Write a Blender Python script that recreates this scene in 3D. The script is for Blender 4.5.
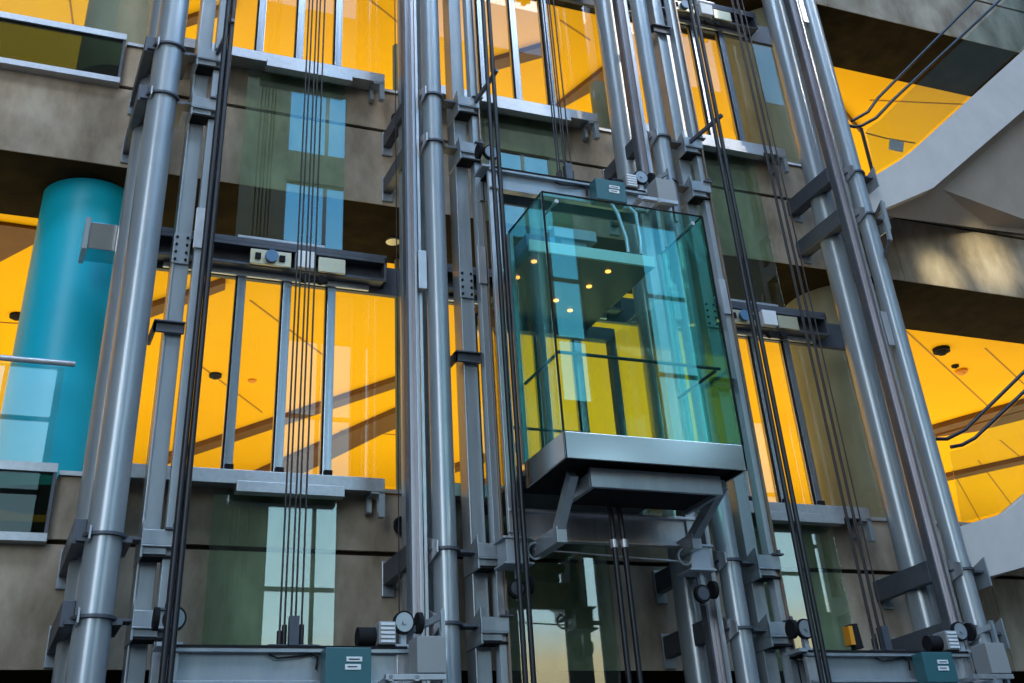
import bpy, bmesh, math, random
from mathutils import Vector, Matrix
random.seed(7)
for o in list(bpy.data.objects): bpy.data.objects.remove(o)
SC = bpy.context.scene
COL = SC.collection
PI = math.pi

# ------------------------------------------------------------------ camera
YAW, PITCH, ROLL = map(math.radians, (25.34, 35.24, -4.58))
FPX, CX, CY = 1174.84, 516.3, 89.5
EYE = Vector((0, 0, 1.6))
fw = Vector((math.sin(YAW)*math.cos(PITCH), math.cos(YAW)*math.cos(PITCH), math.sin(PITCH)))
r0 = Vector((math.cos(YAW), -math.sin(YAW), 0)); u0 = r0.cross(fw)
rt = r0*math.cos(ROLL)+u0*math.sin(ROLL); up = -r0*math.sin(ROLL)+u0*math.cos(ROLL)
cd = bpy.data.cameras.new('camera'); cam = bpy.data.objects.new('camera', cd); COL.objects.link(cam)
M3 = Matrix((rt, up, -fw)).transposed()
cam.matrix_world = Matrix.Translation(EYE) @ M3.to_4x4()
cd.sensor_width = 36; cd.lens = FPX/1024*36
cd.shift_x = (512-CX)/1024; cd.shift_y = (CY-341.5)/1024
cd.clip_end = 500
SC.camera = cam

# ------------------------------------------------------------------ pixel helpers (photo pixel -> point on a world plane)
def ray(x, y): return fw + rt*((x-CX)/FPX) - up*((y-CY)/FPX)
def at(x, y, Y):
    d = ray(x, y); return EYE + d*(Y/d.y)
def atz(x, y, Z):
    d = ray(x, y); return EYE + d*((Z-EYE.z)/d.z)
def atx(x, y, X):
    d = ray(x, y); return EYE + d*(X/d.x)

# ------------------------------------------------------------------ world, exposure, big lights
w = bpy.data.worlds.new('sky'); SC.world = w; w.use_nodes = True
nt = w.node_tree; nt.nodes.clear()
tc = nt.nodes.new('ShaderNodeTexCoord'); sp = nt.nodes.new('ShaderNodeSeparateXYZ')
rp = nt.nodes.new('ShaderNodeValToRGB'); bg = nt.nodes.new('ShaderNodeBackground'); ow = nt.nodes.new('ShaderNodeOutputWorld')
nt.links.new(tc.outputs['Generated'], sp.inputs[0]); nt.links.new(sp.outputs['Z'], rp.inputs[0])
nt.links.new(rp.outputs[0], bg.inputs[0]); nt.links.new(bg.outputs[0], ow.inputs[0])
el = rp.color_ramp.elements
el[0].position = 0.0; el[0].color = (.30, .24, .17, 1)
el[1].position = 1.0; el[1].color = (.20, .45, .95, 1)
for p, c in ((.16, (.85, .70, .45)), (.19, (.62, .86, 1.0)), (.32, (.42, .78, 1.0)), (.5, (.13, .48, .95))):
    e = rp.color_ramp.elements.new(p); e.color = (*c, 1)
bg.inputs[1].default_value = 2.6
SC.view_settings.view_transform = 'Standard'; SC.view_settings.look = 'None'
SC.view_settings.gamma = 1; SC.view_settings.use_curve_mapping = False
SC.view_settings.exposure = 0.0
SC.render.engine = 'CYCLES'
SC.cycles.use_denoising = True
SC.cycles.max_bounces = 8; SC.cycles.transparent_max_bounces = 24
SC.cycles.diffuse_bounces = 3; SC.cycles.glossy_bounces = 4
SC.cycles.sample_clamp_indirect = 8
SC.cycles.caustics_reflective = False; SC.cycles.caustics_refractive = False

def area(name, loc, rot, sx, sy, power, col):
    l = bpy.data.lights.new(name, 'AREA'); l.shape = 'RECTANGLE'; l.size = sx; l.size_y = sy
    l.energy = power; l.color = col
    o = bpy.data.objects.new(name, l); o.location = loc; o.rotation_euler = rot; COL.objects.link(o)
    return o
# unseen area lights added above the interior floors, washing the yellow ceilings
for zz in (5.3, 10.3):
    area('floor_uplighter', (6, 19, zz), (PI, 0, 0), 30, 11, 1650, (1, .86, .5))
    area('floor_uplighter', (26, 19, zz), (PI, 0, 0), 10, 11, 700, (1, .86, .5))
# unseen area lights added as daylight fill, overhead and from the left
area('skylight', (6, -5.5, 30), (math.radians(-20), 0, 0), 34, 10, 6600, (.86, .93, 1))
area('window_daylight', (-9.5, -10.5, 15), (math.radians(98), 0, math.radians(-25)), 7, 18, 2300, (.80, .90, 1))
# sunlight bounced off the windows opposite, landing as two soft patches on the right concrete band
def glint(px, py, power, ang):
    t = at(px, py, 11.6); l = bpy.data.lights.new('sun_glint', 'SPOT'); l.energy = power; l.spot_size = ang; l.spot_blend = 1; l.color = (1, .9, .55); l.shadow_soft_size = .1
    o = bpy.data.objects.new('sun_glint', l); COL.objects.link(o); o.location = (5, -9, 10)
    o.rotation_euler = (t-o.location).to_track_quat('-Z', 'Y').to_euler()
# the low sun that reaches the shaft from the right
sl = bpy.data.lights.new('sun', 'SUN'); sl.energy = 1.6; sl.angle = math.radians(4); sl.color = (1, .86, .68)
so = bpy.data.objects.new('sun', sl); COL.objects.link(so)
so.rotation_euler = Vector((-.62, .62, -.55)).to_track_quat('-Z', 'Y').to_euler()

glint(942, 276, 22000, math.radians(2.6))
glint(988, 262, 26000, math.radians(3.4))

# ------------------------------------------------------------------ materials
def mat(name, col, rough=.5, metal=0, noise=None, spec=.5, bump=0, col2=None, scale=4, stretch=None, coat=0):
    m = bpy.data.materials.new(name); m.use_nodes = True
    n = m.node_tree; b = n.nodes['Principled BSDF']
    b.inputs['Base Color'].default_value = (*col, 1); b.inputs['Roughness'].default_value = rough
    b.inputs['Metallic'].default_value = metal; b.inputs['Specular IOR Level'].default_value = spec
    b.inputs['Coat Weight'].default_value = coat
    if col2 is not None:
        t = n.nodes.new('ShaderNodeTexCoord'); mp = n.nodes.new('ShaderNodeMapping')
        mp.inputs['Scale'].default_value = stretch or (1, 1, 1)
        nz = n.nodes.new('ShaderNodeTexNoise'); nz.inputs['Scale'].default_value = scale
        nz.inputs['Detail'].default_value = 8; nz.inputs['Roughness'].default_value = .62
        r = n.nodes.new('ShaderNodeValToRGB')
        r.color_ramp.elements[0].position = .3; r.color_ramp.elements[0].color = (*col, 1)
        r.color_ramp.elements[1].position = .7; r.color_ramp.elements[1].color = (*col2, 1)
        n.links.new(t.outputs['Object'], mp.inputs[0]); n.links.new(mp.outputs[0], nz.inputs['Vector'])
        n.links.new(nz.outputs['Fac'], r.inputs[0]); n.links.new(r.outputs[0], b.inputs['Base Color'])
        if bump:
            bp = n.nodes.new('ShaderNodeBump'); bp.inputs['Strength'].default_value = bump
            n.links.new(nz.outputs['Fac'], bp.inputs['Height']); n.links.new(bp.outputs[0], b.inputs['Normal'])
    return m

def glass(name, tint, ior=1.6, gcol=(1, 1, 1), rough=0.0):
    m = bpy.data.materials.new(name); m.use_nodes = True
    n = m.node_tree; n.nodes.clear()
    o = n.nodes.new('ShaderNodeOutputMaterial'); mx = n.nodes.new('ShaderNodeMixShader')
    f = n.nodes.new('ShaderNodeFresnel'); f.inputs['IOR'].default_value = ior
    t = n.nodes.new('ShaderNodeBsdfTransparent'); t.inputs[0].default_value = (*tint, 1)
    g = n.nodes.new('ShaderNodeBsdfGlossy'); g.inputs['Color'].default_value = (*gcol, 1); g.inputs['Roughness'].default_value = rough
    # the coating works from both faces of the pane
    ge = n.nodes.new('ShaderNodeNewGeometry')
    mr = n.nodes.new('ShaderNodeMix'); mr.data_type = 'FLOAT'
    mr.inputs[2].default_value = ior; mr.inputs[3].default_value = 1/ior
    f2 = n.nodes.new('ShaderNodeFresnel'); f2.inputs['IOR'].default_value = ior
    n.links.new(ge.outputs['Backfacing'], mr.inputs[0]); n.links.new(mr.outputs[0], f2.inputs['IOR'])
    n.links.new(f2.outputs[0], mx.inputs[0]); n.links.new(t.outputs[0], mx.inputs[1]); n.links.new(g.outputs[0], mx.inputs[2])
    n.nodes.remove(f)
    n.links.new(mx.outputs[0], o.inputs[0])
    return m

M = {}
M['concrete'] = mat('concrete', (.18, .138, .095), .88, col2=(.50, .42, .325), scale=1.9, stretch=(1, 1, .5), bump=.2, spec=.2)
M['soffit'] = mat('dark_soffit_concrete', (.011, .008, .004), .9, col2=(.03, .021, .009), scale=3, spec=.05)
M['col_conc'] = mat('column_concrete', (.20, .20, .13), .85, col2=(.33, .33, .24), scale=2.5, stretch=(1, 1, .4), bump=.1)
M['joint'] = mat('joint_shadow_gap', (.03, .027, .022), .9)
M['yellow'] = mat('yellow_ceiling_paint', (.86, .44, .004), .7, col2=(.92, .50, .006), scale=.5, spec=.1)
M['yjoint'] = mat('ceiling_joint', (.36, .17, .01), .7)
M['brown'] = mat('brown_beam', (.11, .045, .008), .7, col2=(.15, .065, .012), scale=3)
M['blue'] = mat('blue_column_paint', (.004, .50, .68), .4, col2=(.006, .54, .72), scale=1.5)
M['steel'] = mat('painted_steel', (.28, .335, .385), .30, .35, col2=(.39, .43, .455), coat=.3, scale=6, stretch=(1, 1, .2))
M['steel_dk'] = mat('painted_steel_dark', (.065, .075, .095), .45, .2, col2=(.095, .105, .13), scale=6)
M['steel_lt'] = mat('galvanised_steel', (.45, .46, .49), .34, .6, col2=(.60, .60, .62), scale=14, stretch=(1, 1, .3))
M['rail'] = mat('machined_rail_steel', (.44, .44, .46), .28, .7, col2=(.38, .36, .39), scale=9, stretch=(1, 1, .12))
M['stainless'] = mat('brushed_stainless', (.62, .62, .63), .16, 1, col2=(.68, .67, .67), scale=60, stretch=(1, 1, 20))
M['alu'] = mat('aluminium_edge', (.52, .54, .57), .35, .7, col2=(.42, .44, .48), scale=20)
M['black'] = mat('black_cable_rubber', (.012, .013, .018), .4)
M['rope'] = mat('steel_wire_rope', (.045, .042, .045), .45, .5)
M['dark'] = mat('dark_underside', (.018, .018, .020), .8, spec=.1)
M['teal_box'] = mat('teal_enamel_box', (.035, .13, .15), .4)
M['grey_box'] = mat('grey_enamel_box', (.30, .31, .31), .5)
M['ltblue'] = mat('light_grey_enamel', (.40, .45, .50), .4, .2)
M['white'] = mat('white_paint', (.75, .78, .8), .5)
M['brass'] = mat('zinc_plate', (.62, .55, .34), .4, .7, col2=(.50, .50, .44), scale=20)
M['bluedisc'] = mat('blue_plastic', (.10, .22, .38), .4)
M['orange'] = mat('amber_plastic', (.75, .30, .02), .5)
M['door_post'] = mat('door_post_metal', (.30, .33, .38), .25, .85, col2=(.50, .52, .55), scale=5, stretch=(6, 1, .15))
M['bronze'] = mat('bronze_anodised_post', (.22, .15, .11), .3, .7, col2=(.34, .25, .20), scale=8, stretch=(1, 1, .2))  # warm reflection of the yellow interior put into the flange colour
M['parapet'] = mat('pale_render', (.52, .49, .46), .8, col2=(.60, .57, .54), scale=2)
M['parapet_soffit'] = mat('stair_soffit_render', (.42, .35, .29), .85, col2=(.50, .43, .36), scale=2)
M['handrail'] = mat('black_handrail_steel', (.05, .045, .045), .3, .6)
M['atrium'] = mat('atrium_wall_plaster', (.055, .06, .05), .8, col2=(.08, .085, .07), scale=.5)
M['ground'] = mat('stone_floor', (.12, .12, .11), .5, col2=(.15, .145, .135), scale=2)
M['g_apron'] = glass('apron_glass', (.84, .95, .88), 1.95)
M['g_clear'] = glass('door_glass', (.96, .98, .95), 1.5)
M['g_guard'] = glass('guard_glass', (.90, .96, .95), 1.8)
M['g_cab'] = glass('teal_cab_glass', (.69, .93, .88), 1.75, (.45, 1, .97))
M['g_dark'] = glass('dark_guard_glass', (.30, .40, .30), 1.5)
M['ceil_cab'] = mat('cab_ceiling_panel', (.10, .10, .10), .4)
M['ceil_edge'] = mat('cab_ceiling_edge', (.75, .82, .82), .3, .3)
M['bldg'] = mat('sandstone_facade', (.62, .46, .26), .8, col2=(.7, .55, .34), scale=1)
lm = bpy.data.materials.new('warm_lamp_lens'); lm.use_nodes = True
lb = lm.node_tree.nodes['Principled BSDF']; lb.inputs['Emission Color'].default_value = (1, .25, .04, 1); lb.inputs['Emission Strength'].default_value = 5
M['lamp'] = lm

# ------------------------------------------------------------------ mesh builder
class MB:
    def __init__(s): s.v = []; s.f = []; s.sm = []
    def add(s, vs, fs, smooth=False):
        k = len(s.v); s.v += [tuple(v) for v in vs]
        for f in fs: s.f.append([i+k for i in f]); s.sm.append(smooth)
        return s
    def box(s, x0, x1, y0, y1, z0, z1):
        v = [(x0, y0, z0), (x1, y0, z0), (x1, y1, z0), (x0, y1, z0), (x0, y0, z1), (x1, y0, z1), (x1, y1, z1), (x0, y1, z1)]
        return s.add(v, [(0, 3, 2, 1), (4, 5, 6, 7), (0, 1, 5, 4), (1, 2, 6, 5), (2, 3, 7, 6), (3, 0, 4, 7)])
    def cyl(s, a, b, r, n=16, r2=None, cap=True):
        a = Vector(a); b = Vector(b); d = (b-a).normalized()
        t = Vector((1, 0, 0)) if abs(d.x) < .8 else Vector((0, 1, 0))
        e1 = d.cross(t).normalized(); e2 = d.cross(e1); r2 = r if r2 is None else r2
        vs = []
        for p, rr in ((a, r), (b, r2)):
            for i in range(n):
                q = 2*PI*i/n; vs.append(p+e1*(rr*math.cos(q))+e2*(rr*math.sin(q)))
        s.add(vs, [(i, i+n, (i+1) % n+n, (i+1) % n) for i in range(n)], True)
        if cap:
            s.add(vs[:n], [tuple(range(n))]); s.add(vs[n:], [tuple(reversed(range(n)))])
        return s
    def tube(s, pts, r, n=8):
        pts = [Vector(p) for p in pts]
        rings = []
        for i, p in enumerate(pts):
            d = (pts[min(i+1, len(pts)-1)]-pts[max(i-1, 0)]).normalized()
            t = Vector((0, 1, 0)) if abs(d.y) < .8 else Vector((1, 0, 0))
            e1 = d.cross(t).normalized(); e2 = d.cross(e1)
            rings.append([p+e1*(r*math.cos(2*PI*k/n))+e2*(r*math.sin(2*PI*k/n)) for k in range(n)])
        vs = [v for R in rings for v in R]; fs = []
        for i in range(len(pts)-1):
            for k in range(n):
                fs.append((i*n+k, (i+1)*n+k, (i+1)*n+(k+1) % n, i*n+(k+1) % n))
        s.add(vs, fs, True); s.add(rings[0], [tuple(range(n))]); s.add(rings[-1], [tuple(reversed(range(n)))])
        return s
    def bar(s, a, b, wd, ht, upv=(0, 0, 1)):
        a = Vector(a); b = Vector(b); d = (b-a).normalized(); u = Vector(upv)
        e1 = d.cross(u).normalized(); e2 = e1.cross(d)
        vs = [p+e1*(sx*wd/2)+e2*(sz*ht/2) for p in (a, b) for sx, sz in ((-1, -1), (1, -1), (1, 1), (-1, 1))]
        return s.add(vs, [(0, 1, 2, 3), (7, 6, 5, 4), (0, 4, 5, 1), (1, 5, 6, 2), (2, 6, 7, 3), (3, 7, 4, 0)])
    def prism(s, pts, ext):
        pts = [Vector(p) for p in pts]; e = Vector(ext); n = len(pts)
        vs = pts+[p+e for p in pts]
        return s.add(vs, [tuple(range(n)), tuple(reversed(range(n, 2*n)))]+[(i, i+n, (i+1) % n+n, (i+1) % n) for i in range(n)])
    def ball(s, c, r, n=12, zs=1, half=False):
        c = Vector(c); rows = 7; vs = []; fs = []
        for i in range(rows):
            th = PI*i/(rows-1)*(.5 if half else 1)
            for k in range(n):
                ph = 2*PI*k/n
                vs.append(c+Vector((r*math.sin(th)*math.cos(ph), r*math.sin(th)*math.sin(ph), -r*zs*math.cos(th))))
        for i in range(rows-1):
            for k in range(n): fs.append((i*n+k, i*n+(k+1) % n, (i+1)*n+(k+1) % n, (i+1)*n+k))
        return s.add(vs, fs, True)
    def ring(s, c, axis, R, r, n=20, m=8):
        c = Vector(c); d = Vector(axis).normalized(); t = Vector((0, 0, 1)) if abs(d.z) < .8 else Vector((1, 0, 0))
        e1 = d.cross(t).normalized(); e2 = d.cross(e1); vs = []; fs = []
        for i in range(n):
            q = 2*PI*i/n; rad = e1*math.cos(q)+e2*math.sin(q)
            for k in range(m):
                p = 2*PI*k/m; vs.append(c+rad*(R+r*math.cos(p))+d*(r*math.sin(p)))
        for i in range(n):
            for k in range(m): fs.append((i*m+k, ((i+1) % n)*m+k, ((i+1) % n)*m+(k+1) % m, i*m+(k+1) % m))
        return s.add(vs, fs, True)
    def build(s, name, material, parent=None, origin=None, bevel=0):
        me = bpy.data.meshes.new(name)
        og = Vector(origin) if origin is not None else Vector((0, 0, 0))
        me.from_pydata([tuple(Vector(v)-og) for v in s.v], [], s.f)
        bm = bmesh.new(); bm.from_mesh(me); bmesh.ops.recalc_face_normals(bm, faces=bm.faces); bm.to_mesh(me); bm.free()
        for i, p in enumerate(me.polygons): p.use_smooth = s.sm[i]
        me.materials.append(M[material])
        o = bpy.data.objects.new(name, me); COL.objects.link(o)
        if parent is not None: o.parent = parent
        else: o.location = og
        if bevel:
            b = o.modifiers.new('bevel', 'BEVEL'); b.width = bevel; b.segments = 2; b.limit_method = 'ANGLE'
        return o

def tag(o, label=None, cat=None, group=None, kind=None):
    if label: o['label'] = label
    if cat: o['category'] = cat
    if group: o['group'] = group
    if kind: o['kind'] = kind
    return o
def empty(name, loc, label, cat, group=None):
    o = bpy.data.objects.new(name, None); COL.objects.link(o); o.location = loc; o.empty_display_size = .1
    return tag(o, label, cat, group)
def struct(name, mb, material):
    return tag(mb.build(name, material), kind='structure')
def copy_tree(o, parent=None):
    c = o.copy(); COL.objects.link(c); c.parent = parent
    for ch in list(o.children): copy_tree(ch, c)
    return c
def dup(o, loc, label, group=None):
    c = copy_tree(o); c.location = loc; tag(c, label, None, group); return c
def PART(mb, name, material, root, bevel=0, label=None, parent=None):
    """mb is in world coordinates; the part hangs on root (an Empty without rotation)"""
    o = mb.build(name, material, parent or root, origin=root.location, bevel=bevel)
    if label: o['label'] = label
    return o

FY = 11.6            # plane of the concrete facade
ST = 5.0             # storey height
SILL = 5.24
COLX = (.90, 3.88, 6.90, 9.86)

# ------------------------------------------------------------------ the setting
struct('floor', MB().box(-14, 34, -14, 40, -.4, 0), 'ground')
# facade spandrels; each runs behind the shafts, lower left ends are cut down for the guard glass
def spandrel(k, name):
    z0 = 3.60+ST*k; z1 = SILL+ST*k-.02; zn = z1-.60; XL = .505
    m = MB()
    j = 4.66+ST*k                       # casting joint
    for a, b in ((-14, 4.0), (4.0, 7.6), (7.6, 11.3), (11.3, 34)):
        m.box(a+.004, b-.004, FY, FY+.24, z0, min(j-.005, zn))
        m.box(max(a, XL)+.005, b-.005, FY, FY+.24, j+.007, z1)
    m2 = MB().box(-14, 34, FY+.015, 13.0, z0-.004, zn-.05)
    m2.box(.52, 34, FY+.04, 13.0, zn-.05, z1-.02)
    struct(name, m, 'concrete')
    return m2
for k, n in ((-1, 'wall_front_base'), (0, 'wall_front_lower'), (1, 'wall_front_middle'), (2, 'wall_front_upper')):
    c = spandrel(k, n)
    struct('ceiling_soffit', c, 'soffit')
# yellow ceilings and the rooms behind
CZ = {0: 9.3, 1: 14.3, -1: 4.3}
for k in (0, 1):
    z = CZ[k]
    struct('ceiling', MB().box(-14, 34, 12.99, 36, z, z+.2), 'yellow')
    struct('floor_interior', MB().box(-14, 34, 13.02, 36, z-4.4, z-4.1), 'ground')
struct('wall_interior', MB().box(-14, 34, 36, 36.3, 0, 20), 'yellow')
struct('wall_left', MB().box(-14.3, -14, -14, 36, 0, 36), 'atrium')
struct('wall_right', MB().box(34, 34.3, -14, 36, 0, 36), 'atrium')
# upper floors of the atrium, above the frame
struct('wall_front_top', MB().box(-14, 34, 11.6, 13, 18.6, 36), 'atrium')

def ceil_beam(name, px, z, mt, th=.12, sink=0):
    m = MB(); pts = [atz(x, y, z-sink) for x, y in px]
    m.prism(pts, (0, 0, sink+.02) if sink else (0, 0, th)); return m
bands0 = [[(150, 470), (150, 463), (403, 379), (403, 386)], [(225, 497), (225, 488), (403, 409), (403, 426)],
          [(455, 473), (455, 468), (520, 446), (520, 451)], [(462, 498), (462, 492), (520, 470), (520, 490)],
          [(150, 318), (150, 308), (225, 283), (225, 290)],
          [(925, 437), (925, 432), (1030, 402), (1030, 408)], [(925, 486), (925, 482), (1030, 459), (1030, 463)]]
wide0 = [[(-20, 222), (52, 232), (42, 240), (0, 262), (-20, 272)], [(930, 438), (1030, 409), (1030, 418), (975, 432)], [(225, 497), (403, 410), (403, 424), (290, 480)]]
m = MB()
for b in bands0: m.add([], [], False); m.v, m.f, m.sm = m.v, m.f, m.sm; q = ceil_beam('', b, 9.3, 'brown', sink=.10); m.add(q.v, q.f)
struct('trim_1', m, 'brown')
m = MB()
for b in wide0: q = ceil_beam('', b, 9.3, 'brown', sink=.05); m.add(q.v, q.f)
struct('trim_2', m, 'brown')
m = MB()
for a, b in (((903, 328), (990, 408)), ((985, 348), (1024, 384)), ((952, 470), (980, 520)), ((978, 460), (1012, 505)), ((1000, 440), (1024, 460)),
             ((200, 365), (262, 412)), ((0, 322), (45, 325)), ((340, 430), (400, 435)), ((250, 300), (330, 360)), ((455, 315), (500, 345))):
    A, B = atz(*a, 9.3), atz(*b, 9.3); m.bar(A, B, .025, .02)
struct('trim_3', m, 'yjoint')
m = MB()
for b in [[(490, 72), (490, 62), (545, 46), (545, 57)], [(548, 116), (560, 104), (606, 68), (606, 84)], [(735, 135), (735, 126), (790, 108), (790, 117)],
          [(185, 28), (185, 20), (235, 4), (235, 12)], [(840, 110), (840, 107), (860, 130), (860, 133)]]:
    q = ceil_beam('', b, 14.3, 'brown', sink=.10); m.add(q.v, q.f)
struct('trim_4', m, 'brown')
m = MB()
for a, b in (((370, 0), (398, 22)), ((560, 20), (590, 40)), ((838, 100), (850, 118)), ((70, 0), (74, 30)), ((870, 100), (980, 105))):
    m.bar(atz(*a, 14.3), atz(*b, 14.3), .03, .02)
struct('trim_5', m, 'yjoint')

# opposite wall of the atrium with its big windows (only seen mirrored in the glass)
OY = -12.0
bays = [(-6, 1.15, 8, 16.2), (7.45, 13.2, 7.2, 17.4), (7.45, 13.2, 20.2, 23.2), (7.45, 13.2, 24.4, 27.2), (15.2, 16.9, 7, 12.6), (17.6, 18.1, 7, 11),
        (23.2, 23.6, 8, 16), (24.7, 26.1, 8, 16), (26.6, 27.2, 9.4, 16), (13.9, 16.0, 14, 20), (18.3, 19.9, 12.5, 20.5), (15.5, 17.8, 22.2, 26), (19.6, 21.5, 22, 30)]
def inside(x, z): return any(a < x < b and c < z < d for a, b, c, d in bays)
xs = sorted({-14, 34, *[q for b in bays for q in b[:2]]}); zs = sorted({0, 31, *[q for b in bays for q in b[2:]]})
m = MB()
for i in range(len(xs)-1):
    run = None
    for j in range(len(zs)-1):
        solid = not inside((xs[i]+xs[i+1])/2, (zs[j]+zs[j+1])/2)
        if solid: run = (run[0], zs[j+1]) if run else (zs[j], zs[j+1])
        if (not solid or j == len(zs)-2) and run:
            m.box(xs[i], xs[i+1], OY-.3, OY, run[0], run[1]); run = None
struct('wall_rear', m, 'atrium')
for n, (a, b, c, d) in enumerate(bays):
    m = MB(); nx = max(1, round((b-a)/1.35)); nz = max(1, round((d-c)/2.3))
    for i in range(nx+1): x = a+(b-a)*i/nx; m.box(x-.06, x+.06, OY-.16, OY-.08, c, d)
    for i in range(nz+1): z = c+(d-c)*i/nz; m.box(a, b, OY-.16, OY-.08, z-.06, z+.06)
    struct('window_%d' % (n+1), m, 'steel_dk')

# ------------------------------------------------------------------ round columns
def round_column(x, y, r, z0, z1, mt, label, name='round_column', cat='column'):
    m = MB().cyl((x, y, z0), (x, y, z1), r, 64)
    o = m.build(name, mt, origin=(x, y, z0)); return tag(o, label, cat)
round_column(.415, 12.42, .49, SILL+.0, 8.62, 'blue', 'thick bright blue round column standing behind the glass guard at far left')
round_column(.46, 12.42, .44, 10.2, 13.62, 'col_conc', 'grey green round concrete column at the top left behind the glass guard')
round_column(10.85, 12.60, .80, 5.2, 8.62, 'col_conc', 'wide olive concrete column behind the right pair of pipes, lower storey')
round_column(10.75, 12.60, .80, 10.2, 13.62, 'col_conc', 'wide olive concrete column behind the right pair of pipes, upper storey')
c = atz(484, 90, 11)
round_column(4.27, 12.9, .08, 10.2, 12.05, 'col_conc', 'slim round column behind glass left of the centre pipes, upper storey')
round_column(4.26, 12.9, .06, 5.2, 8.62, 'col_conc', 'slim round column behind glass left of the centre pipes, lower storey')
round_column(7.5, 12.9, .13, 10.2, 12.05, 'col_conc', 'slim round column behind glass right of the middle landing door, upper storey')

# ------------------------------------------------------------------ guard glass on the left
def guard(k, label):
    z1 = SILL+ST*k; z0 = z1-.60
    g = empty('glass_guard', (-2, 11.5, z0), label, 'glass guard')
    PART(MB().box(-5, .49, 11.5, 11.515, z0, z1), 'lower_pane', 'g_dark', g)
    PART(MB().box(-5, .50, 11.47, 11.56, z1-.02, z1+.06).box(-5, .50, 11.47, 11.60, z0-.03, z0+.04), 'edge_rail', 'alu', g)
    PART(MB().box(.47, .50, 11.48, 11.56, z0+.04, z1-.02), 'end_post', 'steel_dk', g)
    hp = at(38, 361, 11.45).z-SILL+z1
    PART(MB().box(-5, .42 if k == 0 else .35, 11.5, 11.515, z1+.06, hp-.02), 'upper_pane', 'g_guard', g)
    a = at(75, 365, 11.45)
    PART(MB().cyl((-5, 11.45, hp), (a.x, 11.45, hp), .028, 12), 'handrail', 'steel_lt', g)
guard(0, 'glass guard with thin grey handrail in front of the blue column')
guard(1, 'glass guard with white edge rails at the top left corner')
tag(MB().box(.52, 3.9, FY-.03, FY+.05, SILL-.01, SILL+.03).box(3.9, 34, FY-.03, FY+.05, SILL-.01, SILL+.03).build('sill_capping', 'alu'), 'pale metal capping along the top of the lower concrete band', 'capping')
tag(MB().box(.52, 34, FY-.03, FY+.05, SILL+ST-.01, SILL+ST+.03).build('sill_capping', 'alu'), 'pale metal capping along the top of the upper concrete band', 'capping')

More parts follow.
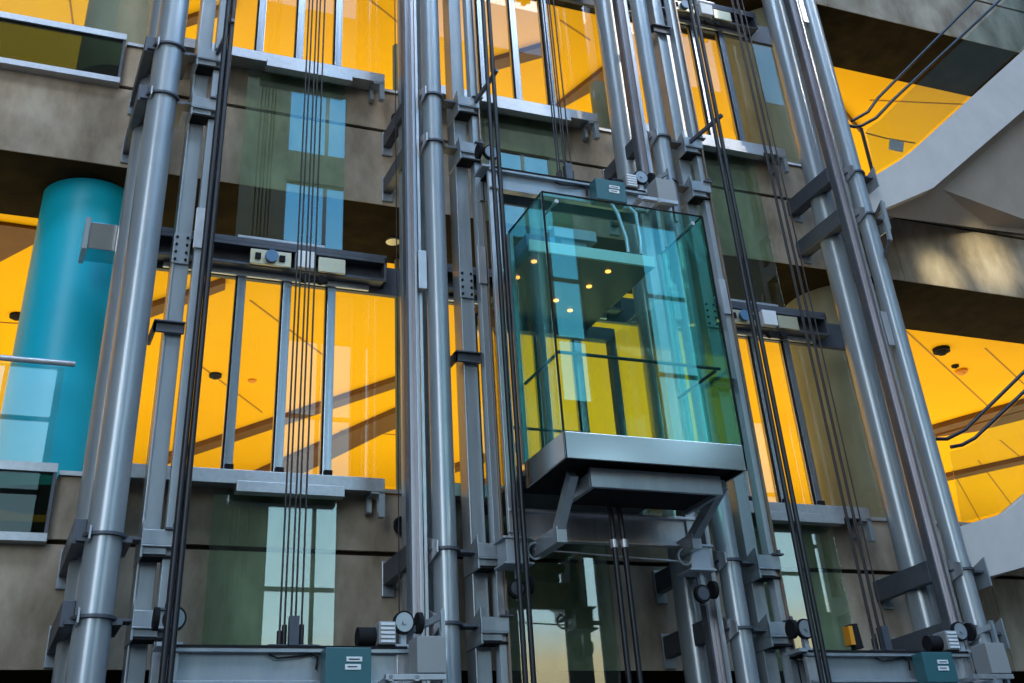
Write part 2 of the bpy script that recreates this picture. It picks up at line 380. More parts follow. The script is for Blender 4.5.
# ------------------------------------------------------------------ landing doors
DY = 11.52
def make_landing(xc, zs, label):
    """xc: centre line, zs: sill height"""
    g = empty('landing_door', (xc, DY, zs), label, 'elevator door')
    P = lambda mb, n, mt, **kw: PART(mb, n, mt, g, **kw)
    # door posts
    for dx in (-.49, 0, .49):
        x = xc+dx
        P(MB().box(x-.045, x+.045, DY-.03, DY+.05, zs+.05, zs+2.22).box(x-.062, x-.045, DY, DY+.05, zs+.05, zs+2.22), 'door_post', 'door_post', bevel=.004)
        P(MB().box(x-.062, x-.048, DY-.025, DY-.0, zs+.05, zs+2.2), 'post_seal', 'dark')
        P(MB().box(x-.03, x+.05, DY-.06, DY+.0, zs+.05, zs+.15), 'post_foot', 'dark')
    P(MB().box(xc-.44, xc-.05, DY+.01, DY+.022, zs+.06, zs+2.2), 'door_panel', 'g_clear')
    P(MB().box(xc+.05, xc+.44, DY+.01, DY+.022, zs+.06, zs+2.2), 'door_panel', 'g_clear')
    P(MB().box(xc-1.42, xc-.55, DY+.03, DY+.042, zs+.06, zs+2.2), 'side_pane', 'g_clear')
    P(MB().box(xc+.55, xc+1.42, DY+.03, DY+.042, zs+.06, zs+2.2), 'side_pane', 'g_clear')
    # header: dark channel with the operator track
    zt = zs+2.50; zb = zs+2.18
    xr = xc+1.06; xl = xc-1.42
    P(MB().box(xl, xc+1.50, DY+.0, DY+.06, zb-.02, zt+.0), 'header_panel', 'steel_dk')
    P(MB().box(xl, xr, DY-.22, DY+.0, zt-.03, zt+.03).box(xl, xr, DY-.22, DY-.20, zt-.07, zt-.03)
      .box(xl, xr, DY-.20, DY+.0, zt-.28, zt-.25).box(xr-.03, xr, DY-.22, DY+.0, zt-.28, zt).box(xl, xr, DY-.03, DY, zt-.25, zt-.03), 'header_channel', 'steel_dk', bevel=.004)
    P(MB().box(xc-.6, xc+.35, DY-.21, DY-.05, zt+.03, zt+.06), 'header_cap', 'alu')
    P(MB().box(xl+.1, xc+.9, DY-.06, DY-.03, zb-.02, zb+.07), 'door_track', 'alu')
    for a, b in ((-.46, -.02), (.28, .58)):
        P(MB().box(xc+a, xc+b, DY-.24, DY-.20, zt-.27, zt-.10), 'hanger_plate', 'brass', bevel=.004)
    P(MB().cyl((xc-.24, DY-.29, zt-.18), (xc-.24, DY-.23, zt-.18), .07, 20), 'cam_wheel', 'bluedisc')
    for a in (-.38, -.12): P(MB().box(xc+a-.03, xc+a+.03, DY-.26, DY-.24, zt-.22, zt-.15), 'hanger_block', 'dark')
    P(MB().box(xc+.03, xc+.24, DY-.28, DY-.18, zt-.27, zt-.07), 'lock_box', 'white', bevel=.008)
    P(MB().cyl((xc+.14, DY-.24, zt-.36), (xc+.14, DY-.17, zt-.36), .045, 14).cyl((xc+.32, DY-.24, zt-.36), (xc+.32, DY-.17, zt-.36), .045, 14).box(xc+.1, xc+.4, DY-.2, DY-.16, zt-.38, zt-.33), 'lock_roller', 'dark')
    # sill
    P(MB().box(xc-1.42, xc+1.04, DY-.20, DY+.05, zs-.05, zs+.05).box(xc-1.42, xc+1.04, DY-.206, DY-.18, zs-.08, zs+.052), 'sill_plate', 'alu', bevel=.004)
    P(MB().box(xc-.43, xc+.62, DY-.24, DY-.12, zs-.16, zs-.06), 'toe_guard', 'alu', bevel=.004)
    P(MB().box(xc+.9, xc+1.04, DY-.20, DY+.0, zs-.1, zs-.05).box(xc+.98, xc+1.04, DY-.20, DY-.12, zs-.32, zs-.05).box(xc+.9, xc+.95, DY-.05, DY+.04, zs-.24, zs-.05), 'sill_bracket', 'steel')
    # glass apron hanging below the sill
    P(MB().box(xc-.60, xc+.60, DY-.02, DY-.008, zs-2.38, zs-.1), 'glass_apron', 'g_apron')
    return g
LXs = (2.53, 5.48, 8.45)
L0 = make_landing(LXs[0], SILL, 'glass landing door with steel posts left of the centre pipes, lower level')
dl = {(1, 0): 'glass landing door partly hidden behind the teal glass cab',
      (2, 0): 'glass landing door between glass cab and right pipes, lower level',
      (0, 1): 'glass landing door at the top above the left concrete band',
      (1, 1): 'glass landing door at the top right of the centre pipes, above the cab',
      (2, 1): 'glass landing door at the top right, left of the right pipes'}
for (i, k), lb_ in dl.items(): dup(L0, (LXs[i], DY, SILL+ST*k), lb_)

zt = SILL+2.5
g = empty('end_box', (.6, 11.4, zt), 'bright stainless box at the left end of the door header, beside the blue column', 'box')
PART(MB().box(.43, .78, 11.28, 11.58, zt-.33, zt-.03), 'box_body', 'stainless', g, bevel=.006)
PART(MB().box(.38, .43, 11.24, 11.58, zt-.36, zt+.0), 'end_flange', 'steel', g, bevel=.004)
PART(MB().box(.78, 1.10, 11.35, 11.58, zt-.28, zt-.0).box(.78, 1.10, 11.30, 11.35, zt-.36, zt-.28), 'box_extension', 'steel_dk', g, bevel=.004)

# ------------------------------------------------------------------ shaft steelwork
ZT = 19.0
PIPE_NAMES = ('far left', 'centre', 'right of centre', 'far right')
SIDE = ('far left pipes', 'centre pipes', 'pipes right of the cab', 'far right pipes')
YF = 10.5
for i, X in enumerate(COLX):
    r = .15 if i == 0 else .112
    f = MB().cyl((X, YF, 0), (X, YF, ZT), r, 40).build('steel_pipe_column', 'steel', origin=(X, YF, 0))
    tag(f, 'front grey steel pipe of the %s pair' % PIPE_NAMES[i], 'steel pipe', 'front pipes of the shaft columns')
    xr = (X-.06, X-.06, X-.17, X-.14)[i]; rr = (.15, .15, .15, .16)[i]
    b = MB().cyl((xr, 11.08, 0), (xr, 11.08, ZT), rr, 40).build('steel_pipe_column', 'steel', origin=(xr, 11.08, 0))
    tag(b, 'rear grey steel pipe of the %s pair, nearer the wall' % PIPE_NAMES[i], 'steel pipe', 'rear pipes of the shaft columns')
    # rectangular post
    if i < 3:
        px = X+.39
        po = empty('steel_post', (px, 10.7, 0), 'flat rectangular grey post right of the %s' % SIDE[i], 'steel post', 'rectangular posts')
        PART(MB().box(px-.07, px+.07, 10.62, 10.80, 0, ZT).box(px-.09, px-.07, 10.60, 10.82, 0, ZT), 'post_profile', 'steel', po, bevel=.006)
        for px_, py_ in ((X+.39, at(467, 357, 10.55).z),):
            for zz in (py_, py_+ST):
                PART(MB().box(px-.20, px+.085, 10.55, 10.585, zz-.05, zz+.05).box(px-.20, px+.085, 10.51, 10.55, zz+.035, zz+.05).box(px-.20, px-.17, 10.55, 10.9, zz-.05, zz+.05), 'post_clamp', 'steel_dk', po, bevel=.003)
        # channel rail on the right, towards the next lift
        cx_ = X+.52
        g = empty('channel_rail', (cx_, YF, 0), 'grey channel guide rail beside the %s, on their right' % SIDE[i], 'guide rail', 'channel rails')
        PART(MB().box(cx_-.035, cx_+.035, YF-.02, YF+.10, 0, ZT), 'web', 'steel', g, bevel=.004)
        PART(MB().box(cx_+.035, cx_+.05, YF-.06, YF+.10, 0, ZT), 'flange', 'bronze', g)
        for zz in (7.35, 12.35):
            PART(MB().box(cx_-.06, cx_+.03, YF-.05, YF-.02, zz-.22, zz+.22), 'splice_plate', 'steel_lt', g, bevel=.004)
            PART(MB().box(px-.10, px+.06, 10.59, 10.62, zz-.34, zz-.02), 'bolt_plate', 'steel', po, bevel=.004)
            m = MB()
            for a in (-.07, .03):
                for q in range(4): m.cyl((px+a, 10.575, zz-.30+q*.08), (px+a, 10.59, zz-.30+q*.08), .013, 8)
            PART(m, 'bolts', 'dark', po)
    if i > 0:
        tx = X-.25
        g = empty('guide_rail', (tx, YF, 0), 'pale machined T-shaped guide rail left of the %s' % SIDE[i], 'guide rail', 'machined guide rails')
        PART(MB().box(tx-.055, tx+.055, YF+.03, YF+.05, 0, ZT).box(tx-.012, tx+.012, YF-.06, YF+.03, 0, ZT), 'rail_profile', 'rail', g, bevel=.003)
        PART(MB().box(tx-.08, tx-.058, YF+.02, YF+.12, 0, ZT), 'cover_strip', 'steel_dk', g)
        PART(MB().box(tx+.06, tx+.09, YF+.02, YF+.08, 0, ZT), 'edge_strip', 'steel_lt', g)
        for zz in (7.2, 12.2):
            PART(MB().box(tx+.03, tx+.12, YF-.06, YF-.02, zz-.22, zz+.22), 'splice_plate', 'steel_lt', g, bevel=.004)

def make_bracket(X, z, label, r, cross=True):
    g = empty('rail_bracket', (X, YF, z), label, 'steel bracket', 'rail brackets')
    P = lambda mb, n, mt, **kw: PART(mb, n, mt, g, **kw)
    xa = X-.20
    P(MB().box(xa-.05, xa+.05, YF-.02 if r > .12 else YF+.10, FY-.03, z-.06, z+.14), 'wall_arm', 'steel_dk', bevel=.006)
    P(MB().box(xa-.06, xa+.07, FY-.03, FY, z-.16, z+.17), 'wall_plate', 'steel', bevel=.006)
    P(MB().cyl((X, YF, z-.012), (X, YF, z+.012), r+.03, 32).box(X, X+.30, YF-.03, YF+.12, z-.012, z+.012), 'collar_plate', 'steel_dk')
    if r > .12: P(MB().box(X-.22, X+.22, YF-.06, YF+.42, z-.045, z-.014), 'shelf_plate', 'steel_dk')
    if cross: P(MB().box(X+.30, X+.55, YF-.055, YF+.12, z-.15, z-.135), 'under_plate', 'dark')  # thin dark sheet added as the shade beneath the cross channel
    P(MB().prism([(X+.29, YF-.08, z-.16), (X+.29, YF+.30, z-.16), (X+.29, YF+.30, z+.02), (X+.29, YF-.08, z+.14)], (.02, 0, 0)), 'gusset_plate', 'steel', bevel=.003)
    if cross: P(MB().box(X+.29, X+.56, YF-.09, YF-.06, z-.06, z+.06).box(X+.29, X+.56, YF-.09, YF+.08, z-.075, z-.06).box(X+.31, X+.50, YF-.06, YF+.1, z-.13, z-.075), 'cross_channel', 'steel', bevel=.004)
    if cross: P(MB().box(X+.47, X+.60, YF-.12, YF-.06, z+.06, z+.075).cyl((X+.55, YF-.1, z+.06), (X+.55, YF-.1, z+.11), .022, 10), 'rail_clip', 'steel_dk')
    P(MB().prism([(X-.12, YF-.16, z-.05), (X-.12, YF-.16, z+.05), (X-.12, YF+.1, z+.14), (X-.12, YF+.1, z-.12)], (-.015, 0, 0)), 'side_plate', 'steel_lt')
    return g
levels = [('upper of the bottom two', 4.40), ('lower of the bottom two', 3.77), ('upper of the top two', 9.44), ('lower of the top two', 8.80)]
b0 = {}
for i, X in enumerate(COLX):
    for lb_, z in levels:
        lab = 'steel bracket on the %s, %s' % (SIDE[i], lb_)
        if i == 0:
            r = .15
            if 'L' not in b0:
                b0['L'] = g = make_bracket(X, z, lab, .15)
            else: dup(b0['L'], (X, YF, z), lab, 'rail brackets')
        elif i == 3:
            if 'R' not in b0: b0['R'] = make_bracket(X, z, lab, .112, False)
            else: dup(b0['R'], (X, YF, z), lab, 'rail brackets')
        else:
            if 'C' not in b0: b0['C'] = make_bracket(X, z, lab, .112)
            else: dup(b0['C'], (X, YF, z), lab, 'rail brackets')
# broad dark arms from the wall to the rails on the far right column
for lb_, z in levels:
    m = MB().bar((9.56, 10.62, z+.02), (9.56, 11.58, z+.02), .09, .22)
    o = m.build('bracing_beam', 'steel_dk', origin=(9.56, 11.6, z), bevel=.006)
    tag(o, 'broad dark beam from wall to the far right pipes, %s' % lb_, 'steel beam', 'bracing beams')

# ladder-like side frame on the far right front pipe
g = empty('side_frame', (9.95, YF, 8.9), 'small grey rectangular frame on the right of the far right pipe, upper storey', 'steel frame')
p = [at(858, 213, 10.42), at(882, 202, 10.1), at(890, 240, 10.1), at(865, 255, 10.42)]
p[0].x = p[3].x = 9.93; p[0].z = p[1].z-.05; p[3].z = p[2].z-.05
PART(MB().bar(p[0], p[1], .03, .05), 'frame_arm', 'steel_dk', g)
PART(MB().bar(p[3], p[2], .03, .05), 'frame_arm', 'steel_dk', g)
PART(MB().bar(p[1], p[2], .05, .04, (0, 1, 0)), 'frame_post', 'steel', g)

# ------------------------------------------------------------------ lift cars
CXS = (2.41, 5.37, 8.35)
BY = 10.2
def make_car(xc, zf, label):
    """zf: floor height. Written for the middle car, then copied."""
    g = empty('elevator_car', (xc, BY, zf), label, 'elevator', 'elevator cars')
    P = lambda mb, n, mt, **kw: PART(mb, n, mt, g, **kw)
    x0, x1 = 4.45, 6.28; y0, y1 = 9.0, 9.87; zt = 7.44; zb = 5.04
    # skirt + floor
    P(MB().box(x0, x1, y0, y0+.02, 4.81, zb).box(x0, x0+.02, y0, y1, 4.81, zb).box(x1-.02, x1, y0, y1, 4.81, zb), 'skirt_band', 'stainless', bevel=.003)
    P(MB().box(x0+.065, x1-.065, y0+.02, 11.3, zb-.06, zb-.01), 'cab_floor', 'steel_dk')
    P(MB().box(x0+.065, x1-.065, y0+.06, y1+.3, 4.86, 4.93), 'floor_pan', 'dark')
    # glass
    t = .016
    P(MB().box(x0, x1, y0, y0+t, zb, zt), 'front_pane', 'g_cab')
    P(MB().box(x0, x0+t, y0+t, y1, zb, zt), 'side_pane', 'g_cab')
    P(MB().box(x1-t, x1, y0+t, y1, zb, zt), 'side_pane', 'g_cab')
    P(MB().box(x0+.065, x0+.075, y1, 11.2, zb, 7.0), 'rear_side_pane', 'g_clear')
    P(MB().box(x1-.075, x1-.065, y1, 11.2, zb, 7.0), 'rear_side_pane', 'g_clear')
    P(MB().box(x0-.004, x0+.012, y0-.004, y0+.012, zb, zt).box(x1-.012, x1+.004, y0-.004, y0+.012, zb, zt)
      .box(x0, x1, y0, y0+t, zt, zt+.012).box(x0, x0+t, y0, y1, zt, zt+.012).box(x1-t, x1, y0, y1, zt, zt+.012), 'glass_edge', 'dark')
    P(MB().box(x0, x0+.05, y1, y1+.05, zb, zt), 'corner_post', 'steel')
    P(MB().box(x1-.05, x1, y1, y1+.05, zb, zt), 'corner_post', 'steel')
    # suspended ceiling with lights
    cz = at(560, 257, 9.55).z
    P(MB().box(x0+.08, x1-.36, 9.50, 11.2, cz, cz+.1), 'ceiling_panel', 'ceil_cab')
    P(MB().box(x0+.04, x1-.36, 9.47, 9.50, cz-.01, cz+.11), 'ceiling_edge', 'ceil_edge')
    for px, py in ((517, 277), (534, 261), (589, 286), (608, 271), (556, 300), (570, 310)):
        q = atz(px, py, cz)
        q = Vector((min(max(q.x, x0+.15), x1-.4), min(max(q.y, 9.65), 11.1), cz))
        P(MB().cyl((q.x, q.y, cz-.012), (q.x, q.y, cz+.0), .03, 14), 'downlight', 'lamp')
    # car roof plant seen through the glass
    P(MB().box(5.0, 5.5, 9.9, 10.3, 7.50, 7.62).box(5.1, 5.4, 9.95, 10.2, 7.25, 7.5), 'roof_plant', 'steel')
    P(MB().box(4.62, 4.95, 9.8, 10.1, 7.2, 7.42), 'roof_box', 'bluedisc')
    P(MB().tube([(5.9, 9.7, 7.3), (5.95, 9.75, 7.5), (6.0, 9.85, 7.9), (6.0, 10.1, 8.2)], .02).tube([(5.75, 9.7, 7.3), (5.78, 9.75, 7.5), (5.8, 9.9, 7.9), (5.82, 10.1, 8.2)], .02), 'roof_cable', 'ltblue')
    # glass fixings
    for px, py in ((555, 203), (691, 225)):
        q = at(px, py, y0+.03)
        P(MB().cyl((q.x, y0-.012, q.z), (q.x, y0+.06, q.z), .022, 14).bar((q.x, y0+.05, q.z), (q.x, y0+.3, q.z), .015, .015).bar((q.x, y0+.3, q.z), (q.x, y0+.3, q.z+.12), .015, .015, (1, 0, 0)), 'glass_fixing', 'steel_lt')
    # handrails
    hz = 5.81
    P(MB().cyl((x0+.05, y0+.09, hz), (x1-.05, y0+.09, hz), .016, 10), 'handrail', 'handrail')
    P(MB().cyl((x0+.07, y0+.14, hz), (x0+.07, y1, hz), .016, 10), 'handrail', 'handrail')
    P(MB().cyl((x1-.07, y0+.14, hz), (x1-.07, y1, hz), .016, 10), 'handrail', 'handrail')
    P(MB().cyl((x0+.25, 10.9, hz-.05), (x1-.6, 10.9, hz-.05), .016, 10), 'handrail', 'handrail')
    # rear wall frame of the cab and its door posts
    P(MB().box(x0+.02, x0+.10, 11.1, 11.2, zb, 7.0).box(x1-.10, x1-.02, 11.1, 11.2, zb, 7.0).box(5.31, 5.37, 11.1, 11.2, zb, 7.0).box(x0+.02, x1-.02, 11.1, 11.2, 6.95, 7.1), 'door_frame', 'steel_dk')
    # sling: uprights, crosshead, bottom beam
    for s, xx in ((-1, 4.44), (1, 6.33)):
        P(MB().box(xx-.05, xx+.05, BY-.03, BY+.02, 4.5, 8.36).box(xx-.05*s-.01, xx-.05*s+.01, BY-.03, BY+.14, 4.5, 8.36), 'sling_upright', 'steel_lt', bevel=.004)
    zc1 = at(497, 172, BY).z; zc0 = zc1-.24
    P(MB().box(4.40, 6.37, BY+.0, BY+.03, zc0, zc1).box(4.40, 6.37, BY-.06, BY+.03, zc1-.02, zc1+.01).box(4.40, 6.37, BY-.06, BY+.03, zc0-.01, zc0+.015)
      .box(4.40, 6.37, BY+.24, BY+.27, zc0, zc1), 'crosshead_beam', 'steel', bevel=.003)
    P(MB().box(4.42, 6.35, BY-.065, BY+.27, zc1+.01, zc1+.03), 'crosshead_plate', 'dark')
    xo = 2.96
    # boxes taken from the left car (x, z) and carried over
    def L(px, py, Y=BY-.1): q = at(px, py, Y); return q.x+xo, q.z
    dz = zc1-at(290, 651, BY).z
    a = L(322, 653); b = L(367, 680)
    cb = P(MB().box(a[0], b[0], BY-.22, BY-.06, b[1]+dz-.05, zc1-.01), 'control_box', 'teal_box', bevel=.006)
    lz = (b[1]+dz+zc1)/2; lx = (a[0]+b[0])/2
    PART(MB().box(lx-.02, lx+.11, BY-.226, BY-.22, lz-.0, lz+.035).box(lx-.03, lx+.10, BY-.226, BY-.22, lz-.06, lz-.02), 'label_plate', 'white', g, parent=cb)
    lo = MB()
    lo.box(lx+.0, lx+.09, BY-.228, BY-.226, lz+.012, lz+.02).box(lx-.01, lx+.07, BY-.228, BY-.226, lz-.043, lz-.035)
    PART(lo, 'label_text', 'dark', g, parent=cb)
    # fan / motor with white louvre
    a = L(368, 650); c = L(391, 628)
    fx = a[0]; fz = zc1+.03
    P(MB().cyl((fx-.05, BY+.05, fz+.09), (fx+.13, BY+.05, fz+.09), .075, 20), 'fan_motor', 'dark')
    fb = P(MB().box(fx+.10, fx+.25, BY-.08, BY+.12, fz+.01, fz+.19), 'fan_housing', 'grey_box', bevel=.012)
    m = MB()
    for q in range(5): m.box(fx+.115, fx+.235, BY-.09, BY-.08, fz+.025+q*.033, fz+.044+q*.033)
    PART(m, 'louvre', 'white', g, parent=fb)
    # cable loop on the beam
    m = MB().tube([(5.2, BY-.03, zc1-.03), (5.27, BY-.04, zc1-.06), (5.4, BY-.04, zc1-.05), (5.55, BY-.03, zc1-.03), (5.60, BY-.03, zc1-.05), (5.59, BY-.03, zc1-.14)], .008, 6)
    P(m, 'beam_cable', 'dark')
    # rope hitch
    m = MB()
    for q in range(5):
        hx = 5.30+q*.045
        m.cyl((hx, BY+.06+.03*(q % 2), zc1+.02), (hx, BY+.06+.03*(q % 2), zc1+.16+.05*(q % 3)), .022, 10)
        m.cyl((hx, BY+.06+.03*(q % 2), zc1+.16), (hx, BY+.06+.03*(q % 2), zc1+.48), .009, 8)
    P(m, 'rope_hitch', 'rope')
    P(MB().box(5.2, 5.62, BY+.0, BY+.2, zc1+.02, zc1+.05).box(5.36, 5.44, BY-.03, BY+.02, zc1+.04, zc1+.26), 'hitch_plate', 'steel_dk')
    # roller guides both ends, top
    for s, xx in ((-1, 4.42), (1, 6.35)):
        m = MB()
        m.box(xx-.10, xx+.10, BY-.05, BY+.20, zc1+.02, zc1+.05)
        m.bar((xx-.02*s, BY+.0, zc1+.05), (xx-.02*s, BY+.0, zc1+.30), .05, .05, (0, 1, 0))
        rg = P(m, 'roller_guide', 'ltblue')
        PART(MB().cyl((xx-.02*s, BY-.05, zc1+.22), (xx-.02*s, BY-.01, zc1+.22), .092, 24), 'roller_wheel', 'dark', g, parent=rg)
        PART(MB().cyl((xx-.02*s, BY-.056, zc1+.22), (xx-.02*s, BY-.05, zc1+.22), .076, 22).cyl((xx-.02*s, BY-.07, zc1+.22), (xx-.02*s, BY-.056, zc1+.22), .02, 10), 'wheel_hub', 'steel', g, parent=rg)
        PART(MB().cyl((xx+.10*s, BY-.02, zc1+.22), (xx+.14*s, BY-.02, zc1+.22), .085, 24), 'roller_wheel', 'dark', g, parent=rg)
    # grey terminal box outside right, on small shelf
    a = L(403, 678); b = L(433, 644)
    P(MB().box(a[0]+.05, b[0]+.03, BY-.32, BY-.10, a[1]+dz+.0, b[1]+dz+.02), 'terminal_box', 'grey_box', bevel=.006)
    P(MB().box(a[0]-.22, b[0]+.02, BY-.34, BY-.28, a[1]+dz-.05, a[1]+dz-.01).box(a[0]-.2, a[0]-.16, BY-.34, BY-.06, a[1]+dz-.06, a[1]+dz-.02)
      .box(a[0]+.02, a[0]+.06, BY-.34, BY-.06, a[1]+dz-.06, a[1]+dz-.02), 'box_shelf', 'steel_lt')
    P(MB().bar((b[0]+.05, BY-.2, a[1]+dz-.2), (b[0]+.05, BY-.2, b[1]+dz+.25), .035, .05, (0, 1, 0)).bar((b[0]+.05, BY-.2, b[1]+dz+.2), (b[0]-.16, BY+.1, b[1]+dz+.12), .03, .05), 'box_frame', 'steel')
    # bottom beam
    zb1 = at(560, 513, BY).z; zb0 = zb1-.26
    P(MB().box(4.40, 6.37, BY+.0, BY+.03, zb0, zb1).box(4.40, 6.37, BY-.05, BY+.03, zb1-.015, zb1+.01).box(4.40, 6.37, BY-.05, BY+.03, zb0-.01, zb0+.01), 'bottom_beam', 'steel_lt', bevel=.003)
    # platform frame and its raking arms
    q0 = at(590, 466, 9.2); q1 = at(720, 474, 9.2)
    P(MB().box(q0.x, q1.x, 9.2, 9.24, 4.64, 4.81).box(q0.x, q0.x+.04, 9.24, 9.85, 4.64, 4.81).box(q1.x-.04, q1.x, 9.24, 9.85, 4.64, 4.81)
      .box(q0.x, q1.x, 9.24, 9.85, 4.77, 4.81), 'platform_frame', 'steel', bevel=.004)
    P(MB().box(q0.x+.04, q1.x-.04, 9.24, 9.85, 4.68, 4.77), 'platform_underside', 'dark')
    for s, (pe, pt, pw) in enumerate((((562, 534), (578, 474), (519, 556)), ((697, 541), (712, 492), (655, 560)))):
        X = (4.66, 6.20)[s]
        e = atx(pe[0], pe[1], X)
        tp = Vector((X, 9.32, 4.78))
        P(MB().box(X-.05, X+.05, e.y, BY, e.z-.07, e.z+.07), 'support_beam', 'steel', bevel=.004)
        P(MB().bar(e+Vector((0, .06, .05)), tp, .08, .10, (0, 1, 0)), 'raking_arm', 'steel', bevel=.004)
    # safety gear boxes, rollers and wheels below
    for s, xx in ((-1, 4.43), (1, 6.33)):
        z1 = zb0-.02
        P(MB().box(xx-.11, xx+.11, BY-.10, BY+.12, z1-.20, z1).box(xx-.14, xx+.15, BY-.12, BY+.14, z1-.22, z1-.20).box(xx-.14, xx+.15, BY-.12, BY+.14, z1, z1+.02), 'safety_gear', 'ltblue', bevel=.004)
        rg = P(MB().bar((xx+.03, BY, z1-.22), (xx+.03, BY, z1-.50), .04, .06, (0, 1, 0)), 'roller_guide', 'ltblue')
        PART(MB().cyl((xx-.02, BY-.09, z1-.42), (xx-.02, BY-.04, z1-.42), .08, 24), 'roller_wheel', 'dark', g, parent=rg)
        PART(MB().cyl((xx-.02, BY-.096, z1-.42), (xx-.02, BY-.09, z1-.42), .06, 20), 'wheel_hub', 'steel_dk', g, parent=rg)
        PART(MB().cyl((xx+.09, BY-.06, z1-.38), (xx+.13, BY-.06, z1-.38), .08, 24), 'roller_wheel', 'dark', g, parent=rg)
        P(MB().ring((xx-s*.17, BY-.1, z1-.1), (0, 1, 0), .07, .012, 16, 6), 'lever_ring', 'ltblue')
    P(MB().cyl((4.6, BY-.08, zb0-.10), (6.2, BY-.08, zb0-.16), .008, 6), 'link_rod', 'steel_lt')
    return g, zc1
carM, ZC = make_car(CXS[1], 5.0, 'teal glass elevator cab with stainless skirt hanging in the middle shaft')
dzc = at(290, 651, BY).z-ZC
for i, lb_ in ((0, 'elevator car in the left shaft, roof beam and gear at the bottom left'), (2, 'elevator car in the right shaft, roof beam and gear at the bottom right')):
    dup(carM, (CXS[i], BY, 5.0+dzc), lb_, 'elevator cars')
# extra small can on the right car
g = empty('lamp_can', (8.33, BY, 3.6), 'small dark can with amber side on the roof beam of the right car', 'lamp')
q = at(861, 648, BY); g.location = (q.x, BY, q.z)
PART(MB().cyl((q.x, BY+.05, q.z), (q.x-.02, BY+.05, q.z+.22), .06, 20), 'can_body', 'dark', g)
PART(MB().box(q.x-.10, q.x-.05, BY+.0, BY+.1, q.z+.03, q.z+.2), 'amber_lens', 'orange', g)

# ------------------------------------------------------------------ ropes and cables
def line(name, x, y, z0, z1, r, mt, label, cat, group, n=8):
    o = MB().cyl((x, y, z0), (x, y, z1), r, n).build(name, mt, origin=(x, y, z0))
    return tag(o, label, cat, group)
LN = ('left', 'middle', 'right')
zhl = ZC+dzc+.45; zhm = ZC+.45
for i in range(3):
    zh = (zhl, zhm, zhl)[i]
    for q in range(5):
        hx = 5.30+q*.045-CXS[1]+CXS[i]
        line('hoist_rope', hx, BY+.06+.03*(q % 2), zh, ZT, .009, 'rope', 'thin steel hoist rope above the roof beam of the %s car' % LN[i], 'rope', 'hoist ropes of the %s car' % LN[i], 6)
    for q in range(2):
        line('travelling_cable', (1.40, 4.36, 7.345)[i]+q*(.075 if i else .055), 9.95, 0, ZT, .026 if i else .027, 'black', ('left', 'right')[q]+' of two thick black cables beside the %s shaft' % LN[i], 'cable', 'travelling cables')
for q in range(2):
    a = at(611+q*9, 515, 9.75)
    z = a.z
    o = MB().tube([(a.x-.02, 9.75, z+.14), (a.x, 9.75, z), (a.x+.01*q, 9.75, z-.4), (a.x+.02*q, 9.75, 1.2)], .026, 8).build('hanging_hose', 'black')
    tag(o, ('left', 'right')[q]+' of two black hoses hanging under the teal cab', 'cable', 'hoses under the cab')
    tag(MB().cyl((a.x+.01*q, 9.75, z-.29), (a.x+.01*q, 9.75, z-.22), .036, 12).build('hose_clamp', 'steel_lt'), 'metal clamp on the %s hose under the cab' % ('left', 'right')[q], 'clamp')
for i, (px, py) in enumerate(((397, 300), (396+12, 0))[:1]):
    a = at(px, py, 10.9)
    line('governor_rope', a.x, 10.9, 0, ZT, .006, 'rope', 'single thin wire left of the centre pipes', 'rope', None, 6)
# thick black cable clamp arms
for i, (p0, p1, lb_) in enumerate((((474, 104), (497, 70), 'the middle shaft'), ((688, 144), (722, 115), 'the right shaft'), ((216, 56), (233, 20), 'the left shaft'))):
    A = at(*p0, 10.45); B = at(*p1, 9.9)
    o = MB().bar(A, B, .035, .045).build('cable_arm', 'steel_dk')
    tag(o, 'slanting dark arm holding the black cables of %s' % lb_, 'cable arm', 'cable arms')

# ------------------------------------------------------------------ stairs on the right
def stair(front, back_y, name, label, zoff=0):
    """front: (px) outline on the plane Y=front_y"""
    fy, top, bot = front
    pts = [at(x, y, fy) for x, y in top]+[at(x, y, fy) for x, y in reversed(bot)]
    m = MB().prism(pts, (0, .16, 0))
    g = empty(name, pts[0], label, 'stair')
    PART(m, 'parapet', 'parapet', g)
    b = [at(x, y, fy) for x, y in bot]
    low = [p+Vector((0, .16, 0)) for p in b]
    pr = low+[p+Vector((0, 0, .25)) for p in reversed(low)]
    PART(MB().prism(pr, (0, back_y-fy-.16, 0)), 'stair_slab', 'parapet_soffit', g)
    return g, fy
def extra_soffit(g, quads):
    for pts in quads:
        q = [at(x, y, Y) for x, y, Y in pts]
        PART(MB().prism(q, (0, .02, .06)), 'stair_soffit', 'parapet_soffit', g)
sg, _ = stair((10.65, [(866, 181), (900, 160), (917, 147), (1024, 50), (1250, -154)], [(872, 214), (933, 188), (1024, 110), (1250, -85)]), 11.55, 'staircase', 'pale staircase with solid side rising to the upper right corner')
extra_soffit(sg, [[(933, 188, 10.81), (1024, 110, 10.81), (1075, 66, 10.81), (1075, 240, 11.54), (985, 229, 11.54)], [(873, 214, 10.81), (933, 188, 10.81), (985, 229, 11.54), (880, 216, 11.54)]])
stair((10.65, [(957, 527), (1005, 513), (1024, 497), (1250, 301)], [(977, 580), (1024, 567), (1250, 371)]), 11.55, 'staircase', 'pale staircase side at the lower right edge')
def rail_run(name, px, Y, r, label):
    pts = [at(x, y, Y) for x, y in px]
    return tag(MB().tube(pts, r, 10).build(name, 'handrail'), label, 'handrail')
g = empty('stair_balustrade', at(870, 180, 10.3), 'glass balustrade with dark double handrail on the upper right staircase', 'balustrade')
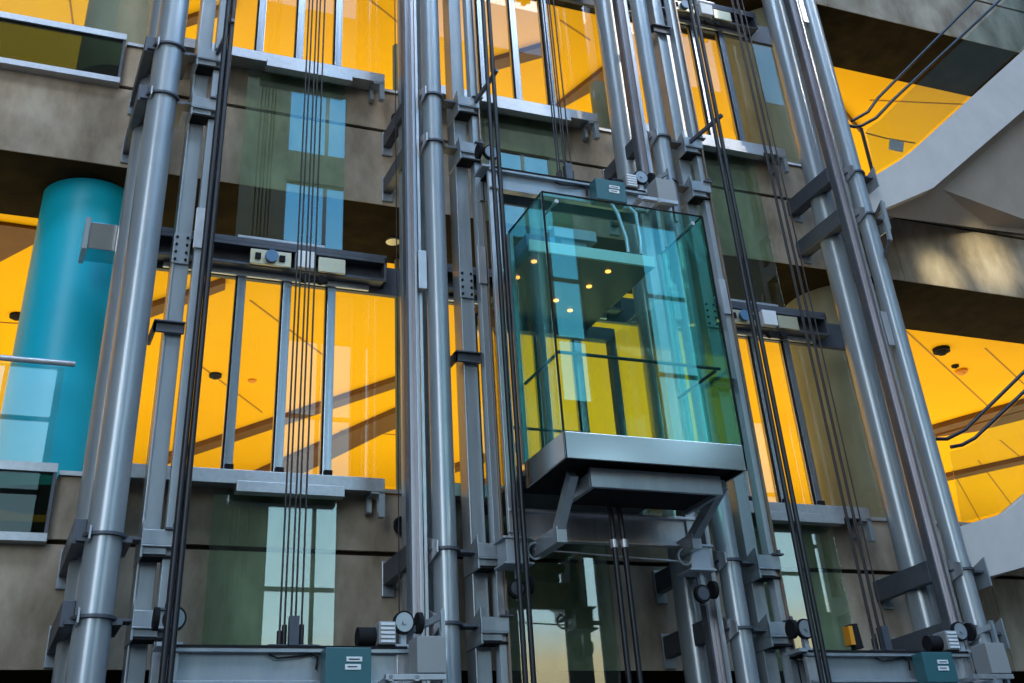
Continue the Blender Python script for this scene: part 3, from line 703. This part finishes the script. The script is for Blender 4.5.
PART(MB().tube([at(x, y, 10.70) for x, y in ((841, 123), (854, 127), (861, 126), (876, 118), (893, 100), (1000, 0), (1240, -225))], .022, 10), 'lower_handrail', 'handrail', g)
PART(MB().tube([at(x, y, 10.75) for x, y in ((852, 121), (868, 112), (878, 98), (975, 0), (1230, -257))], .022, 10), 'upper_handrail', 'handrail', g)
PART(MB().bar(at(861, 128, 10.71), at(873, 174, 10.71), .05, .02, (0, 1, 0)), 'post', 'handrail', g)
gp = [at(x, y, 10.72) for x, y in ((874, 173), (866, 130), (880, 120), (1005, 0), (1240, -225), (1240, -146), (1024, 46), (918, 143), (900, 158))]
PART(MB().prism(gp, (0, .012, 0)), 'glass_pane', 'g_guard', g)
g = empty('stair_balustrade', at(1000, 500, 10.3), 'dark double handrail with glass on the lower right staircase', 'balustrade')
PART(MB().tube([at(x, y, 10.70) for x, y in ((951, 447), (962, 445), (975, 438), (1030, 386), (1250, 184))], .022, 10), 'lower_handrail', 'handrail', g)
PART(MB().tube([at(x, y, 10.75) for x, y in ((930, 439), (947, 439), (965, 430), (1030, 366), (1250, 160))], .022, 10), 'upper_handrail', 'handrail', g)
gp = [at(x, y, 10.72) for x, y in ((962, 522), (950, 452), (964, 448), (976, 441), (1030, 390), (1250, 190), (1250, 296), (1022, 496), (1004, 511))]
PART(MB().prism(gp, (0, .012, 0)), 'glass_pane', 'g_guard', g)
# grey sign plate with yellow cord behind the upper balustrade
q = [at(x, y, 11.1) for x, y in ((890, 139), (904, 142), (903, 152), (889, 149))]
tag(MB().prism(q, (0, .01, 0)).build('sign_plate', 'steel_lt'), 'small blank grey plate hanging behind the upper right balustrade', 'sign')
tag(MB().tube([at(866, 133, 11.12), at(885, 138, 11.12), at(915, 143, 11.12)], .012, 8).build('barrier_cord', 'orange'), 'thin yellow cord the small grey plate hangs from', 'cord')

# ------------------------------------------------------------------ ceiling fittings
def dome(px, py, z, r, label, name='security_camera', mt='dark', cat='camera'):
    q = atz(px, py, z-r-.01)
    m = MB().ball((q.x, q.y, z), r, 16, half=False).cyl((q.x, q.y, z-r*.5), (q.x, q.y, z-.002), r*1.15, 20)
    tag(m.build(name, mt, origin=q), label, cat)
dome(943, 356, 9.3, .13, 'dark dome camera on the yellow ceiling at right', 'security_camera')
dome(956, 369, 9.3, .06, 'small dark sensor beside the dome camera on the yellow ceiling', 'ceiling_sensor', 'dark', 'sensor')
dome(963, 376, 9.3, .10, 'amber ceiling light beside the dome camera', 'ceiling_light', 'orange', 'light')
dome(16, 321, 9.3, .09, 'small dark fitting on the yellow ceiling left of the blue column', 'ceiling_sensor', 'dark', 'sensor')
dome(215, 380, 9.3, .09, 'small dark fitting on the yellow ceiling left of the landing door', 'ceiling_sensor', 'dark', 'sensor')
dome(252, 384, 9.3, .06, 'tiny orange fitting on the yellow ceiling above the brown beam', 'ceiling_light', 'orange', 'light')
q = atz(393, 240, 8.6)
tag(MB().cyl((q.x, q.y, 8.57), (q.x, q.y, 8.61), .09, 20).build('ceiling_light', 'brass'), 'round brass downlight in the dark soffit left of the centre pipes', 'light')
for px, py, Y, lb_ in ((399, 117, 11.5, 'upper'), (403, 524, 11.5, 'lower')):
    q = at(px, py, Y)
    tag(MB().ring((q.x, 11.54, q.z), (0, 1, 0), .075, .014, 20, 8).cyl((q.x, 11.57, q.z), (q.x, 11.6, q.z), .07, 20).build('wall_ring', 'dark'), 'black ring on the concrete left of the centre pipes, %s band' % lb_, 'ring')
